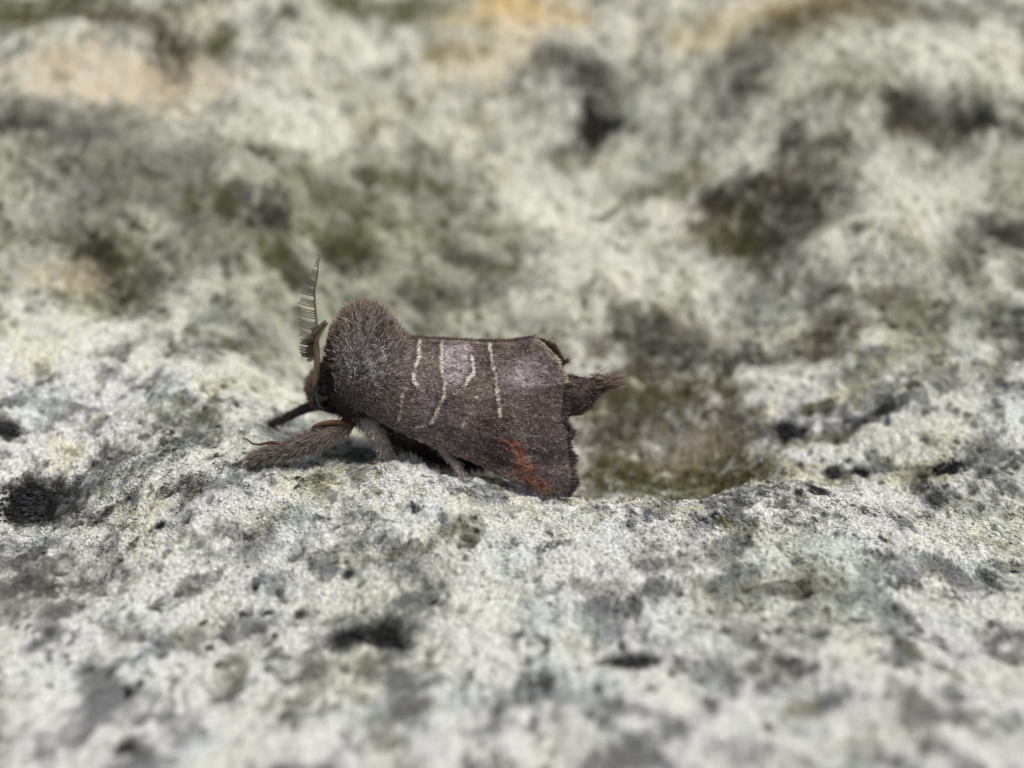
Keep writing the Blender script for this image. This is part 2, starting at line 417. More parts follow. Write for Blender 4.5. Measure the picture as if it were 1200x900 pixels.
# ------------------------------------------------------------------ small growths on the rock (parts of the rock)
_t = (1 + 5 ** 0.5) / 2
ICO_V = np.array([(-1, _t, 0), (1, _t, 0), (-1, -_t, 0), (1, -_t, 0), (0, -1, _t), (0, 1, _t), (0, -1, -_t), (0, 1, -_t), (_t, 0, -1), (_t, 0, 1), (-_t, 0, -1), (-_t, 0, 1)], float)
ICO_V /= np.linalg.norm(ICO_V[0])
ICO_F = np.array([(0, 11, 5), (0, 5, 1), (0, 1, 7), (0, 7, 10), (0, 10, 11), (1, 5, 9), (5, 11, 4), (11, 10, 2), (10, 7, 6), (7, 1, 8), (3, 9, 4), (3, 4, 2), (3, 2, 6), (3, 6, 8), (3, 8, 9), (4, 9, 5), (2, 4, 11), (6, 2, 10), (8, 6, 7), (9, 8, 1)])


def granules(pos, size, cols, flat=0.6):
    n = len(pos)
    v = ICO_V[None] * RNG.uniform(0.65, 1.25, (n, 12, 1)) * np.asarray(size)[:, None, None]
    v = v * RNG.uniform(0.7, 1.3, (n, 1, 3)) * np.array([1, 1, flat])
    v = v + np.asarray(pos)[:, None, :]
    f = (ICO_F[None] + (np.arange(n) * 12)[:, None, None]).reshape(-1, 3)
    c = np.repeat(cols, 12, axis=0)
    return v.reshape(-1, 3), f, c


m_crust = material('lichen_crust', rough=0.95, spec=0.1, noise_scale=9.0, noise_amt=0.3, bump=0.04, bump_scale=14)
m_black = material('black_crust', rough=0.75, spec=0.25, noise_scale=9.0, noise_amt=0.35, bump=0.04, bump_scale=14)
for (px, py, rx, ry, kind, st) in PATCH:
    if kind != BLACK or py < 470 or st < 0.68:
        continue
    cx, cy, wx, wy = place(px, py, rx, ry)
    n = int(np.clip(wx * wy * 110, 24, 420))
    a = RNG.uniform(0, 2 * np.pi, n); r = np.sqrt(RNG.uniform(0, 1, n)) * (0.75 + 0.35 * np.sin(a * 3 + px) * np.sin(a * 2 + py))
    gx = cx + np.cos(a) * r * wx * 0.85; gy = cy + np.sin(a) * r * wy * 0.85
    sz = (0.07 + 0.16 * RNG.beta(1.2, 3, n)) * np.clip(wx * 1.3, 0.6, 1.2) * (1.15 - 0.6 * np.clip(r, 0, 1))
    col = S(40, 40, 43)[None] * RNG.uniform(0.4, 1.5, (n, 1))
    v, f, c = granules(np.stack([gx, gy, rock_z(gx, gy) - sz * 0.05], 1), sz, col, 0.4)
    mesh_obj('dark_lichen_patch', v, f, m_black, rock, c)

n = 26000
gx = RNG.uniform(-27, 28, n); gy = RNG.normal(-5.0, 5.0, n)
keep = (fbm(gx, gy, 2.4, 4, 141) > -0.12) & (gy > -18) & (gy < 9)
gx, gy = gx[keep], gy[keep]
sz = 0.045 + 0.10 * RNG.beta(1.3, 4, len(gx))
gc = rock_c(gx, gy) * RNG.uniform(0.85, 1.35, (len(gx), 1))
v, f, c = granules(np.stack([gx, gy, rock_z(gx, gy) + sz * 0.15], 1), sz, np.clip(gc, 0.015, 0.66), 0.75)
gr = mesh_obj('lichen_granules', v, f, m_crust, rock, c)
gr['kind'] = 'stuff'


def strands(root, direc, length, width, c0, c1, segs=3, bend=0.25, rng=RNG):
    """tapered ribbons; root,direc (n,3), length,width (n,), colours (n,3)"""
    n = len(root)
    d = direc / np.linalg.norm(direc, axis=1, keepdims=True)
    rnd = rng.normal(size=(n, 3))
    side = np.cross(d, rnd); side /= np.linalg.norm(side, axis=1, keepdims=True) + 1e-9
    bd = np.cross(d, side)
    vs = []; cs = []
    for k in range(segs):
        t = k / segs
        p = root + d * (length * t)[:, None] + bd * (length * bend * t * t)[:, None]
        w = (width * (1 - 0.55 * t))[:, None] * 0.5
        vs += [p - side * w, p + side * w]
        cc = c0 + (c1 - c0) * t
        cs += [cc, cc]
    vs.append(root + d * length[:, None] + bd * (length * bend)[:, None]); cs.append(c1)
    m = 2 * segs + 1
    V = np.stack(vs, 1).reshape(-1, 3); C = np.stack(cs, 1).reshape(-1, 3)
    b = (np.arange(n) * m)[:, None]
    q = np.concatenate([b + np.array([2 * k, 2 * k + 1, 2 * k + 3, 2 * k + 2]) for k in range(segs - 1)])
    tr = b + np.array([2 * segs - 2, 2 * segs - 1, 2 * segs])
    return V, [q, tr], C


# mossy fuzz in the hollow behind the crest
n = 9000
mx = RNG.uniform(0, 15, n); my = RNG.uniform(-4.6, 9, n)
keep = (fbm(mx, my, 2.0, 3, 151) > 0.02) & (hollow(mx, my) < -0.25)
mx, my = mx[keep], my[keep]; n = len(mx)
root_ = np.stack([mx, my, rock_z(mx, my) - 0.03], 1)
dr = np.stack([RNG.normal(0, .6, n), RNG.normal(-0.2, .6, n), np.ones(n)], 1)
mc = np.where(RNG.uniform(size=(n, 1)) < 0.5, S(110, 104, 66), S(132, 118, 96)) * RNG.uniform(0.6, 1.3, (n, 1))
v, f, c = strands(root_, dr, RNG.uniform(0.15, 0.4, n), RNG.uniform(0.04, 0.08, n), mc * 0.7, mc)
ms = mesh_obj('moss', v, f, m_crust, rock, c)
ms['kind'] = 'stuff'

# ------------------------------------------------------------------ the moth
BASE = np.array([0.5, 0.0, rock_z(0.5, -1.0)])
moth = bpy.data.objects.new('moth', None)
scene.collection.objects.link(moth)
moth.location = BASE * MM
moth.empty_display_size = 0.004
moth['label'] = 'furry brown moth with feathery antennae and rust-patched wings resting on the rock'
moth['category'] = 'moth'


def part(name, v, f, mat, parent=None, cols=None, sm=True):
    # children of the moth live in its local space; sub-parts share it because parts sit at the root's origin
    return mesh_obj(name, v, f, mat, parent or moth, cols, sm, origin=BASE)


def catmull(pts, n):
    pts = np.asarray(pts, float)
    p = np.vstack([2 * pts[0] - pts[1], pts, 2 * pts[-1] - pts[-2]])
    seg = np.linalg.norm(np.diff(pts[:, :3], axis=0), axis=1); cum = np.concatenate([[0], np.cumsum(seg)]) / seg.sum()
    out = []
    for t in np.linspace(0, 1, n):
        i = min(np.searchsorted(cum, t, side='right') - 1, len(pts) - 2); i = max(i, 0)
        u = (t - cum[i]) / (cum[i + 1] - cum[i])
        a, b, c, d = p[i:i + 4]
        out.append(0.5 * (2 * b + (c - a) * u + (2 * a - 5 * b + 4 * c - d) * u * u + (3 * b - a - 3 * c + d) * u ** 3))
    return np.array(out)


def tube(path, radii, k=10, flat=None):
    """closed tapered tube; path (n,3), radii (n,)"""
    path = np.asarray(path); n = len(path)
    tan = np.gradient(path, axis=0); tan /= np.linalg.norm(tan, axis=1, keepdims=True) + 1e-9
    ref = np.array([0.13, 1.0, 0.2])
    V = []
    for i in range(n):
        a = np.cross(tan[i], ref); a /= np.linalg.norm(a); b = np.cross(tan[i], a)
        ang = np.arange(k) * 2 * np.pi / k
        V.append(path[i] + radii[i] * (np.cos(ang)[:, None] * a + np.sin(ang)[:, None] * b * (flat or 1)))
    V = np.vstack(V + [path[:1], path[-1:]])
    q = []
    for i in range(n - 1):
        for j in range(k):
            q.append((i * k + j, i * k + (j + 1) % k, (i + 1) * k + (j + 1) % k, (i + 1) * k + j))
    tri = [(n * k, (j + 1) % k, j) for j in range(k)] + [(n * k + 1, (n - 1) * k + j, (n - 1) * k + (j + 1) % k) for j in range(k)]
    return V, [np.array(q), np.array(tri)]


m_fur = material('moth_fur', rough=0.7, spec=0.25, sheen=0.15)
m_wing = material('wing_membrane', rough=0.75, spec=0.2, noise_scale=4, noise_amt=0.25)
m_scale = material('wing_scales', rough=0.6, spec=0.3, sheen=0.1)
m_skin = material('moth_cuticle', rough=0.6, spec=0.3, noise_scale=6, noise_amt=0.25, bump=0.03)
m_eye = material('moth_eye', rough=0.09, spec=0.5, color=(0.006, 0.005, 0.005), attr=False)
m_ant = material('antenna_chitin', rough=0.5, spec=0.4, noise_scale=7, noise_amt=0.2)

# --- body: one continuous lofted surface (head, thorax hump, abdomen)
#        px    py   half-height(px)  half-width(mm)
SP = np.array([(361, 455, 3, 0.2), (365, 455, 15, 0.8), (374, 455, 20, 1.25), (384, 452, 25, 1.35), (391, 440, 38, 1.5), (398, 434, 52, 2.1), (412, 429, 63, 2.7), (430, 430, 69, 3.0), (450, 440, 68, 2.95), (470, 458, 64, 2.6), (485, 466, 62, 2.4),
               (510, 478, 64, 2.3), (560, 484, 60, 2.1), (610, 476, 42, 1.7), (650, 464, 25, 1.4), (676, 464, 21, 1.15), (689, 461, 16, 0.85), (699, 455, 8, 0.45), (705, 451, 2, 0.1)], float)  # belly hangs deeper to fill the gap below with shade
NS, NK = 90, 40
spc = catmull(np.column_stack([SP[:, 0], SP[:, 1], np.zeros(len(SP)), SP[:, 2], SP[:, 3]]), NS)
bv = []; cen = []
for r in spc:
    c = P(r[0], r[1], 0); top = P(r[0], r[1] - r[3], 0); hh = top[2] - c[2]
    ang = np.arange(NK) * 2 * np.pi / NK
    bv.append(np.stack([np.full(NK, c[0]), r[4] * np.sin(ang), c[2] + hh * np.cos(ang)], 1)); cen.append(c)
BV = np.vstack(bv); cen = np.array(cen)
q = np.array([(i * NK + j, i * NK + (j + 1) % NK, (i + 1) * NK + (j + 1) % NK, (i + 1) * NK + j) for i in range(NS - 1) for j in range(NK)])
BV = np.vstack([BV, cen[:1], cen[-1:]])
tri = np.array([(NS * NK, (j + 1) % NK, j) for j in range(NK)] + [(NS * NK + 1, (NS - 1) * NK + j, (NS - 1) * NK + (j + 1) % NK) for j in range(NK)])
bc = np.tile(S(58, 48, 44), (len(BV), 1))
body = part('body', BV, [q, tri], m_skin, None, bc)

# fur on the body
xpx = np.repeat(spc[:, 0], NK); angs = np.tile(np.arange(NK) * 2 * np.pi / NK, NS)


def body_point(sx, ang):
    """sx photo column along the body, ang 0 = top, pi/2 = +y, -pi/2 = camera side"""
    r = np.stack([np.interp(sx, spc[:, 0], spc[:, k]) for k in (0, 1, 3, 4)], 1)
    c = np.array([P(a, b, 0) for a, b in r[:, :2]]); t = np.array([P(a, b - h, 0) for a, b, h in r[:, :3]])
    hh = t[:, 2] - c[:, 2]
    p = np.stack([c[:, 0], r[:, 3] * np.sin(ang), c[:, 2] + hh * np.cos(ang)], 1)
    nrm = np.stack([np.zeros(len(sx)), np.sin(ang) / np.maximum(r[:, 3], .1), np.cos(ang) / np.maximum(hh, .1)], 1)
    # slope along the body
    e = 1.0
    r2 = np.stack([np.interp(sx + e, spc[:, 0], spc[:, k]) for k in (1, 3, 4)], 1)
    grow = (r2[:, 1] - r[:, 2]) * 0.0465
    nrm /= np.linalg.norm(nrm, axis=1, keepdims=True)
    nrm[:, 0] = -grow / (0.0465 * e) * 0.8
    nrm /= np.linalg.norm(nrm, axis=1, keepdims=True)
    return p, nrm


def fur(name, n, sx_range, ang_fn, length, width, dirv, c_base, c_tip, jitter=0.25, embed=0.05, bend=0.25, parent=None, tipvar=0.35, clump=0.55):
    sx = RNG.uniform(*sx_range, n); an = ang_fn(n)
    p, nrm = body_point(sx, an)
    d = nrm * dirv[0] + np.array([1, 0, 0]) * dirv[1] + np.array([0, 0, 1]) * dirv[2] + RNG.normal(0, jitter, (n, 3))
    cid = ((sx * 0.16 + 0.8 * np.sin(an * 5)).astype(int) * 31 + (an * 4.2 + 0.6 * np.sin(sx * 0.3)).astype(int) * 17) % 512
    d = d + (RV[cid, :3] - 0.5) * clump
    L = RNG.uniform(length[0], length[1], n) * (0.8 + 0.4 * RV[cid, 3]); W = RNG.uniform(width[0], width[1], n)
    k = RNG.uniform(1 - tipvar, 1 + tipvar, (n, 1)) * (0.8 + 0.4 * RV[cid, 1:2])
    v, f, c = strands(p - nrm * embed, d, L, W, np.tile(c_base, (n, 1)) * k, np.tile(c_tip, (n, 1)) * k, 3, bend)
    o = part(name, v, f, m_fur, parent or body, c)
    o['kind'] = 'stuff'
    return o


allround = lambda n: RNG.uniform(-np.pi, np.pi, n)
C_D, C_M, C_P = S(98, 91, 89), S(150, 143, 140), S(232, 229, 227)
side = lambda n: np.where(RNG.uniform(size=n) < .5, -1, 1) * np.clip(RNG.normal(1.35, .5, n), .1, 2.6)
fur('thorax_fur', 22000, (392, 484), allround, (0.22, 0.5), (0.03, 0.06), (0.22, 0.42, 0.46), C_D, C_M, 0.17, tipvar=.45)
fur('thorax_fur', 11000, (394, 486), side, (0.25, 0.5), (0.035, 0.062), (0.28, 0.36, 0.55), C_M, C_P, 0.17, tipvar=.55)
fur('crest_fur', 3800, (394, 476), lambda n: RNG.normal(0, 0.55, n), (0.25, 0.72), (0.035, 0.07), (0.8, 0.1, 0.4), C_D, S(172, 154, 138), 0.3)
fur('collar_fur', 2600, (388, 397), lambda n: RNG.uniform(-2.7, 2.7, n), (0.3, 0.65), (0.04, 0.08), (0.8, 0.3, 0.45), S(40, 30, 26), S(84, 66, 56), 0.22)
fur('head_fur', 1500, (361, 374), allround, (0.2, 0.42), (0.03, 0.06), (0.6, -0.2, 0.4), S(96, 80, 68), S(178, 160, 140), 0.35)
fur('head_fur', 600, (374, 386), lambda n: RNG.normal(0, .6, n), (0.2, 0.5), (0.03, 0.06), (0.7, -0.1, 0.4), S(60, 48, 42), S(130, 112, 98), 0.35)
fur('abdomen_fur', 9000, (480, 704), allround, (0.18, 0.36), (0.05, 0.1), (0.16, 0.9, 0.02), S(62, 50, 48), S(104, 88, 84), 0.14)
fur('belly_fur', 5000, (395, 620), lambda n: RNG.uniform(1.7, 4.6, n), (0.4, 0.8), (0.03, 0.06), (0.5, 0.5, -0.2), S(40, 31, 28), S(74, 62, 57), 0.3)  # coloured darker than the coat to stand in for shade under the moth
# tail tuft
n = 420
tp = P(694, 455, 0) + RNG.normal(0, 1, (n, 3)) * np.array([0.15, 0.28, 0.25])
tgt = P(733, 443, 0) + RNG.normal(0, 1, (n, 3)) * np.array([0.1, 0.45, 0.36])
L = RNG.uniform(0.45, 1.0, n) ** 1.2 * 2.15
v, f, c = strands(tp, tgt - tp, L, RNG.uniform(0.035, 0.07, n), np.tile(S(80, 66, 60), (n, 1)), np.tile(S(150, 132, 120), (n, 1)) * RNG.uniform(0.5, 1.4, (n, 1)), 3, 0.08)
o = part('tail_tuft', v, f, m_fur, body, c); o['kind'] = 'stuff'

# --- eyes
for s in (-1, 1):
    c = P(380, 463, -1.3); c[1] = s * 1.32
    th = np.linspace(0, np.pi, 13); ph = np.arange(20) * 2 * np.pi / 20
    v = np.array([(math.sin(a) * math.cos(b) * 0.50, math.cos(a) * 0.45, math.sin(a) * math.sin(b) * 0.74) for a in th for b in ph]) + c
    fq = np.array([(i * 20 + j, i * 20 + (j + 1) % 20, (i + 1) * 20 + (j + 1) % 20, (i + 1) * 20 + j) for i in range(12) for j in range(20)])
    part('eye', v, fq, m_eye)

# --- wings
DORSAL = [(412, 402, -.35), (450, 399, -.2), (490, 397, -.12), (540, 399, -.12), (590, 401, -.12), (624, 397, -.12)]
COSTA = [(396, 455, -2.2), (415, 472, -2.6), (450, 494, -3.1), (500, 519, -3.5), (555, 541, -3.8), (592, 560, -4.05), (637, 579, -4.25), (667, 582, -4.3)]
OUTER = [(624, 397, -.12), (640, 407, -.6), (655, 426, -1.3), (663, 450, -1.9), (659, 486, -2.7), (666, 505, -3.1), (667, 528, -3.6), (672, 556, -4.0), (667, 582, -4.3)]
INNER = [(412, 402, -.35), (404, 420, -1.4), (399, 438, -1.9), (396, 458, -2.2)]
NU, NV = 110, 70
cd, cc_, co, ci = (catmull(DORSAL, NU), catmull(COSTA, NU), catmull(OUTER, NV), catmull(INNER, NV))
u = np.linspace(0, 1, NU)[:, None, None]; vv = np.linspace(0, 1, NV)[None, :, None]
coons = (1 - vv) * cd[:, None] + vv * cc_[:, None] + (1 - u) * ci[None] + u * co[None] \
    - ((1 - u) * (1 - vv) * cd[0] + u * (1 - vv) * cd[-1] + (1 - u) * vv * cc_[0] + u * vv * cc_[-1])
WPX, WPY, WYD = coons[..., 0], coons[..., 1], coons[..., 2].copy()
bulge = np.sin(np.pi * np.linspace(0, 1, NV))[None] ** 0.8 * (0.55 * (1 - np.linspace(0, 1, NU)[:, None]) + 0.30)
WYD -= bulge
# veins and soft folds
fold = np.zeros_like(WYD)
for vpos in (0.16, 0.32, 0.46, 0.6, 0.72, 0.84):
    fold += 0.035 * np.exp(-((np.linspace(0, 1, NV)[None] - vpos - 0.05 * np.sin(3 * np.linspace(0, 1, NU)[:, None])) / 0.016) ** 2) * smooth(0.25, 0.6, np.linspace(0, 1, NU))[:, None]
fold += 0.26 * fbm(WPX * 0.0465 * 0.6, WPY * 0.0465, 2.6, 4, 161)
WYD -= fold
WP = np.array([[P(WPX[i, j], WPY[i, j], WYD[i, j]) for j in range(NV)] for i in range(NU)])


def polyline_d(px, py, pts):
    pts = np.array(pts, float); d = np.full(px.shape, 1e9)
    for a, b in zip(pts[:-1], pts[1:]):
        ab = b - a; t = np.clip(((px - a[0]) * ab[0] + (py - a[1]) * ab[1]) / (ab @ ab), 0, 1)
        d = np.minimum(d, np.hypot(px - a[0] - t * ab[0], py - a[1] - t * ab[1]))
    return d


PALE_LINES = [([(490, 399), (490, 417), (483, 436), (484, 446), (489, 454), (495, 458)], 1.7, 1.0),
              ([(474, 455), (469, 470), (466, 494)], 1.6, .65),
              ([(516, 398), (516, 420), (516, 437), (520, 449), (519, 465), (512, 479), (506, 494)], 1.6, .85),
              ([(506, 494), (494, 499), (486, 500)], 1.3, .4),
              ([(552, 418), (553, 430), (555, 436), (546, 446), (543, 452)], 1.8, 1.0),
              ([(572, 400), (575, 422), (579, 442), (582, 460), (584, 475), (585, 487)], 1.6, .8),
              ([(545, 490), (541, 500)], 1.5, .3)]


def blob(px, py, cx, cy, rx, ry, soft=0.5):
    return smooth(1 + soft, 1 - soft, np.hypot((px - cx) / rx, (py - cy) / ry))


def wing_colour(px, py):
    x, y = px * 0.0465, py * 0.0465
    n = fbm(x, y, 1.4, 4, 171, 0.6); n2_ = fbm(x, y, 0.45, 3, 175, 0.6)
    wx = px + 5 * n + 2 * n2_; wy = py + 5 * perlin(x / 1.2, y / 1.2, 177)
    col = np.empty(px.shape + (3,)); col[:] = S(92, 81, 77)

    def mix(m, c):
        nonlocal col
        col = col * (1 - m[..., None]) + m[..., None] * c
    lil, dk = S(152, 142, 145), S(58, 45, 41)
    mix(0.35 * smooth(-0.1, 0.3, n), S(78, 65, 60))
    mix(0.85 * blob(wx, wy, 534, 422, 17, 32, .35) * (wx < 556), lil * 1.12)          # lilac field
    mix(0.5 * blob(wx, wy, 500, 478, 18, 16), S(108, 98, 102))
    mix(0.55 * blob(wx, wy, 503, 425, 10, 26), S(82, 68, 62))
    mix(0.85 * blob(wx, wy, 565, 430, 9, 16, .3), S(62, 50, 44))
    mix(0.6 * blob(wx, wy, 600, 410, 36, 11), S(80, 70, 60))
    mix(0.55 * blob(wx, wy, 560, 470, 22, 14), S(86, 80, 70))
    mix(0.75 * blob(wx, wy, 618, 442, 28, 18, .6), lil * 0.95)
    mix(0.5 * blob(wx, wy, 626, 440, 12, 14), S(92, 80, 80))
    mix(0.45 * blob(wx, wy, 545, 492, 12, 16), S(112, 100, 96))
    mix(0.8 * blob(wx, wy, 582, 502, 34, 22, .6), dk)
    mix(0.75 * blob(wx, wy, 640, 505, 34, 46, .5), S(68, 59, 58))
    mix(0.5 * blob(wx, wy, 470, 440, 40, 40, .6), S(112, 101, 98))
    mix(0.45 * smooth(.05, .3, fbm(x * .35, y * 1.3, 0.9, 4, 181, .65)), S(122, 113, 111))
    mix(0.5 * smooth(.05, .3, fbm(x * .35, y * 1.3, 1.1, 4, 191, .65)), S(58, 47, 43))
    mix(0.5 * blob(wx, wy, 610, 470, 60, 8, .6), S(64, 53, 50))
    mix(0.85 * blob(wx, wy, 580, 530, 26, 20, .6), S(50, 35, 30))
    mix(0.7 * blob(wx, wy, 605, 560, 14, 10, .6), S(84, 72, 68))
    mix(0.6 * blob(wx, wy, 655, 565, 22, 18, .6), S(102, 92, 90))
    rust = np.maximum.reduce([blob(wx, wy, 600, 521, 8, 6, .5), blob(wx, wy, 609, 534, 8, 9, .5), blob(wx, wy, 605, 548, 8, 7, .5) * .9, blob(wx, wy, 619, 546, 8, 8, .5), blob(wx, wy, 621, 560, 10, 8, .5), blob(wx, wy, 633, 571, 12, 9, .6), blob(wx, wy, 590, 516, 8, 4, .6) * .5])
    mix(0.9 * rust * np.clip(0.85 + n2_ * 1.1, 0.2, 1), S(122, 74, 52))
    for pts, w, st in PALE_LINES:
        mix(0.6 * st * smooth(w + 5.5, w + 0.5, polyline_d(px + 3 * n2_ + 2.0, py, pts)), S(56, 45, 40))
        d = polyline_d(px + 2.2 * n2_, py, pts)
        mix(st * smooth(w + 1.3, w * 0.4, d) * np.clip(0.85 + n2_ * 1.5, 0.15, 1), S(216, 206, 188))
    mix(0.7 * smooth(4.5, 1.0, polyline_d(px, py, [(490, 396), (560, 400), (600, 401)])), S(128, 116, 106))
    mix(0.75 * smooth(3.5, 0.8, polyline_d(px, py, [(622, 398), (639, 407), (654, 426), (662, 448)])), S(160, 144, 126))
    fl = fbm(x * 1.0, y * 1.6, 0.35, 3, 179, 0.7)
    col = col * np.clip(1.15 + 1.1 * fl + 0.9 * n, 0.4, 2.4)[..., None]
    return np.clip(col, 0.008, 0.7)


WC = wing_colour(WPX, WPY) * 0.8
idx = np.arange(NU * NV).reshape(NU, NV)
wf = np.stack([idx[:-1, :-1], idx[:-1, 1:], idx[1:, 1:], idx[1:, :-1]], -1).reshape(-1, 4)
du = np.gradient(WP, axis=0); dv = np.gradient(WP, axis=1)
WN = np.cross(du, dv); WN /= np.linalg.norm(WN, axis=2, keepdims=True) + 1e-9
if WN[NU // 2, NV // 2, 1] > 0:
    WN = -WN
MIR = np.array([1.0, -1.0, 1.0])
wing_verts = np.concatenate([WP.reshape(-1, 3), (WP - WN * 0.05).reshape(-1, 3)])
nwv = NU * NV
bnd = np.concatenate([idx[0, :], idx[1:, -1], idx[-1, -2::-1], idx[-2:0:-1, 0]])
bq = np.stack([bnd, np.roll(bnd, -1), np.roll(bnd, -1) + nwv, bnd + nwv], 1)
wing_faces = np.concatenate([wf, wf[:, ::-1] + nwv, bq])
wing_cols = np.concatenate([WC.reshape(-1, 3), WC.reshape(-1, 3) * 0.8])

# scales: overlapping little shingles, drawn over the wing and along its rim
ns = 30000
su = RNG.uniform(0, NU - 1.001, ns); sv = RNG.uniform(0, NV - 1.001, ns)


def bil(A, su, sv):
    i = su.astype(int); j = sv.astype(int); a = (su - i); b = (sv - j)
    if A.ndim == 3:
        a = a[:, None]; b = b[:, None]
    return A[i, j] * (1 - a) * (1 - b) + A[i + 1, j] * a * (1 - b) + A[i, j + 1] * (1 - a) * b + A[i + 1, j + 1] * a * b


sp = bil(WP, su, sv); sn = bil(WN, su, sv); sdu = bil(du, su, sv); sdv = bil(dv, su, sv)
sdu /= np.linalg.norm(sdu, axis=1, keepdims=True); sdv /= np.linalg.norm(sdv, axis=1, keepdims=True)
sdir = sdu + sdv * RNG.normal(0, 0.22, (ns, 1)) + sn * RNG.uniform(0.04, 0.30, (ns, 1))
sdir /= np.linalg.norm(sdir, axis=1, keepdims=True)
sside = np.cross(sn, sdir); sside /= np.linalg.norm(sside, axis=1, keepdims=True)
sl = RNG.uniform(0.15, 0.30, ns)[:, None]; sw = RNG.uniform(0.04, 0.075, ns)[:, None]
r0 = sp + sn * 0.008 - sdir * sl * 0.4
sc_v = np.stack([r0, r0 + sdir * sl * 0.45 + sside * sw, r0 + sdir * sl, r0 + sdir * sl * 0.45 - sside * sw], 1).reshape(-1, 3)
sc_f = np.arange(ns * 4).reshape(ns, 4)
spx = bil(WPX, su, sv); spy = bil(WPY, su, sv)
scol = wing_colour(spx, spy) * RNG.uniform(0.4, 1.6, (ns, 1))
pale_s = RNG.uniform(size=ns) < 0.10
scol[pale_s] = scol[pale_s] * 1.2 + S(160, 150, 148) * 0.35
scol = np.repeat(np.clip(scol, 0.006, 0.7), 4, axis=0)

# downy hair running from the thorax onto the wing bases
nh = 4200
hu = np.abs(RNG.normal(0, 0.15, nh)).clip(0, .45) * (NU - 2); hv_ = RNG.uniform(0, NV - 1.002, nh)
hp = bil(WP, hu, hv_); hn = bil(WN, hu, hv_); hd = bil(du, hu, hv_); hd /= np.linalg.norm(hd, axis=1, keepdims=True)
hk = RNG.uniform(0.5, 1.5, (nh, 1))
wb_v, wb_f, wb_c = strands(hp, hd * 0.8 + hn * 0.28 + np.array([0, 0, 0.3]) + RNG.normal(0, .15, (nh, 3)), RNG.uniform(.2, .45, nh), RNG.uniform(.028, .05, nh), np.tile(C_D, (nh, 1)) * hk, np.tile(S(160, 146, 138), (nh, 1)) * hk, 3, .2)

# fringe along outer margin and the pale inner tip
nf_ = 2600
ft = RNG.uniform(0, NV - 1.001, nf_)
fp = bil(WP, np.full(nf_, NU - 1.002), ft); fdu = bil(du, np.full(nf_, NU - 1.002), ft); fdu /= np.linalg.norm(fdu, axis=1, keepdims=True)
fnn = bil(WN, np.full(nf_, NU - 1.002), ft)
fpx = bil(WPX, np.full(nf_, NU - 1.002), ft); fpy = bil(WPY, np.full(nf_, NU - 1.002), ft)
fcol = wing_colour(fpx, fpy) * RNG.uniform(0.6, 1.3, (nf_, 1))
pl = ft < NV * 0.33
fcol[pl] = S(206, 192, 172) * RNG.uniform(.4, 1.2, (int(pl.sum()), 1))
wav = 0.28 + 0.16 * np.sin(ft * 0.62) + 0.11 * RNG.normal(size=nf_) + 0.12 * perlin(ft * 0.35, ft * 0, 7)
wav = np.where(pl, wav * 0.5, wav)
fv, ff, fc = strands(fp - fdu * 0.06 + fnn * RNG.uniform(-0.03, 0.03, (nf_, 1)), fdu + RNG.normal(0, 0.14, (nf_, 3)), np.clip(wav, .12, .6), RNG.uniform(0.05, 0.09, nf_), fcol, fcol * 1.1, 2, 0.1)
# dorsal pale cilia
nd_ = 900
dt = RNG.uniform(NU * 0.2, NU - 1.001, nd_)
dp = bil(WP, dt, np.full(nd_, 0.3)); ddu = bil(du, dt, np.full(nd_, 0.3)); ddu /= np.linalg.norm(ddu, axis=1, keepdims=True)
dd = ddu * 0.8 + np.array([0, 0, 0.45]) + RNG.normal(0, 0.15, (nd_, 3))
dcol = np.tile(S(150, 136, 122), (nd_, 1)) * RNG.uniform(0.5, 1.3, (nd_, 1))
dv_, df_, dc_ = strands(dp, dd, RNG.uniform(0.12, 0.3, nd_), RNG.uniform(0.03, 0.05, nd_), dcol * 0.7, dcol, 2, 0.1)

for mirror in (False, True):
    mm = MIR if mirror else 1.0
    wg = part('forewing', wing_verts * mm, wing_faces, m_wing, None, wing_cols)
    o = part('wing_scales', sc_v * mm, sc_f, m_scale, wg, scol, False); o['kind'] = 'stuff'
    o = part('wing_hair', wb_v * mm, wb_f, m_fur, wg, wb_c); o['kind'] = 'stuff'
    o = part('wing_fringe', fv * mm, ff, m_scale, wg, fc); o['kind'] = 'stuff'
    o = part('dorsal_cilia', dv_ * mm, df_, m_scale, wg, dc_); o['kind'] = 'stuff'

# --- antennae
C_AS, C_AB = S(142, 127, 104), S(98, 90, 79)


def antenna(path, r0, r1, t0, t1, nb, rowdirs, len_fn):
    path = catmull(path, 60)
    rad = np.linspace(r0, r1, 60)
    v, f = tube(path, rad, 8)
    an = part('antenna', v, f, m_ant, None, np.tile(C_AS, (len(v), 1)))
    for k in range(nb):
        t = t0 + (t1 - t0) * k / (nb - 1)
        i = int(t * 59); p = path[i]
        tan = path[min(i + 1, 59)] - path[max(i - 1, 0)]; tan /= np.linalg.norm(tan)
        for rd in rowdirs:
            d = np.array(rd(t), float); d -= tan * (d @ tan); d /= np.linalg.norm(d); d = d + tan * 0.22; d /= np.linalg.norm(d)
            ln = len_fn(t) * RNG.uniform(0.92, 1.06)
            tt = np.linspace(0, 1, 6)
            pa = p[None] + d[None] * (tt * ln)[:, None] + tan[None] * (0.12 * ln * tt ** 2)[:, None] + RNG.normal(0, 0.006, 3)[None] * tt[:, None]
            bv_, bf_ = tube(pa, np.linspace(0.042, 0.028, 6), 5)
            part('barb', bv_, bf_, m_ant, an, np.tile(C_AB * RNG.uniform(0.7, 1.3), (len(bv_), 1)))
    return an


def PY(px, py, y):
    return P(px, py, y)


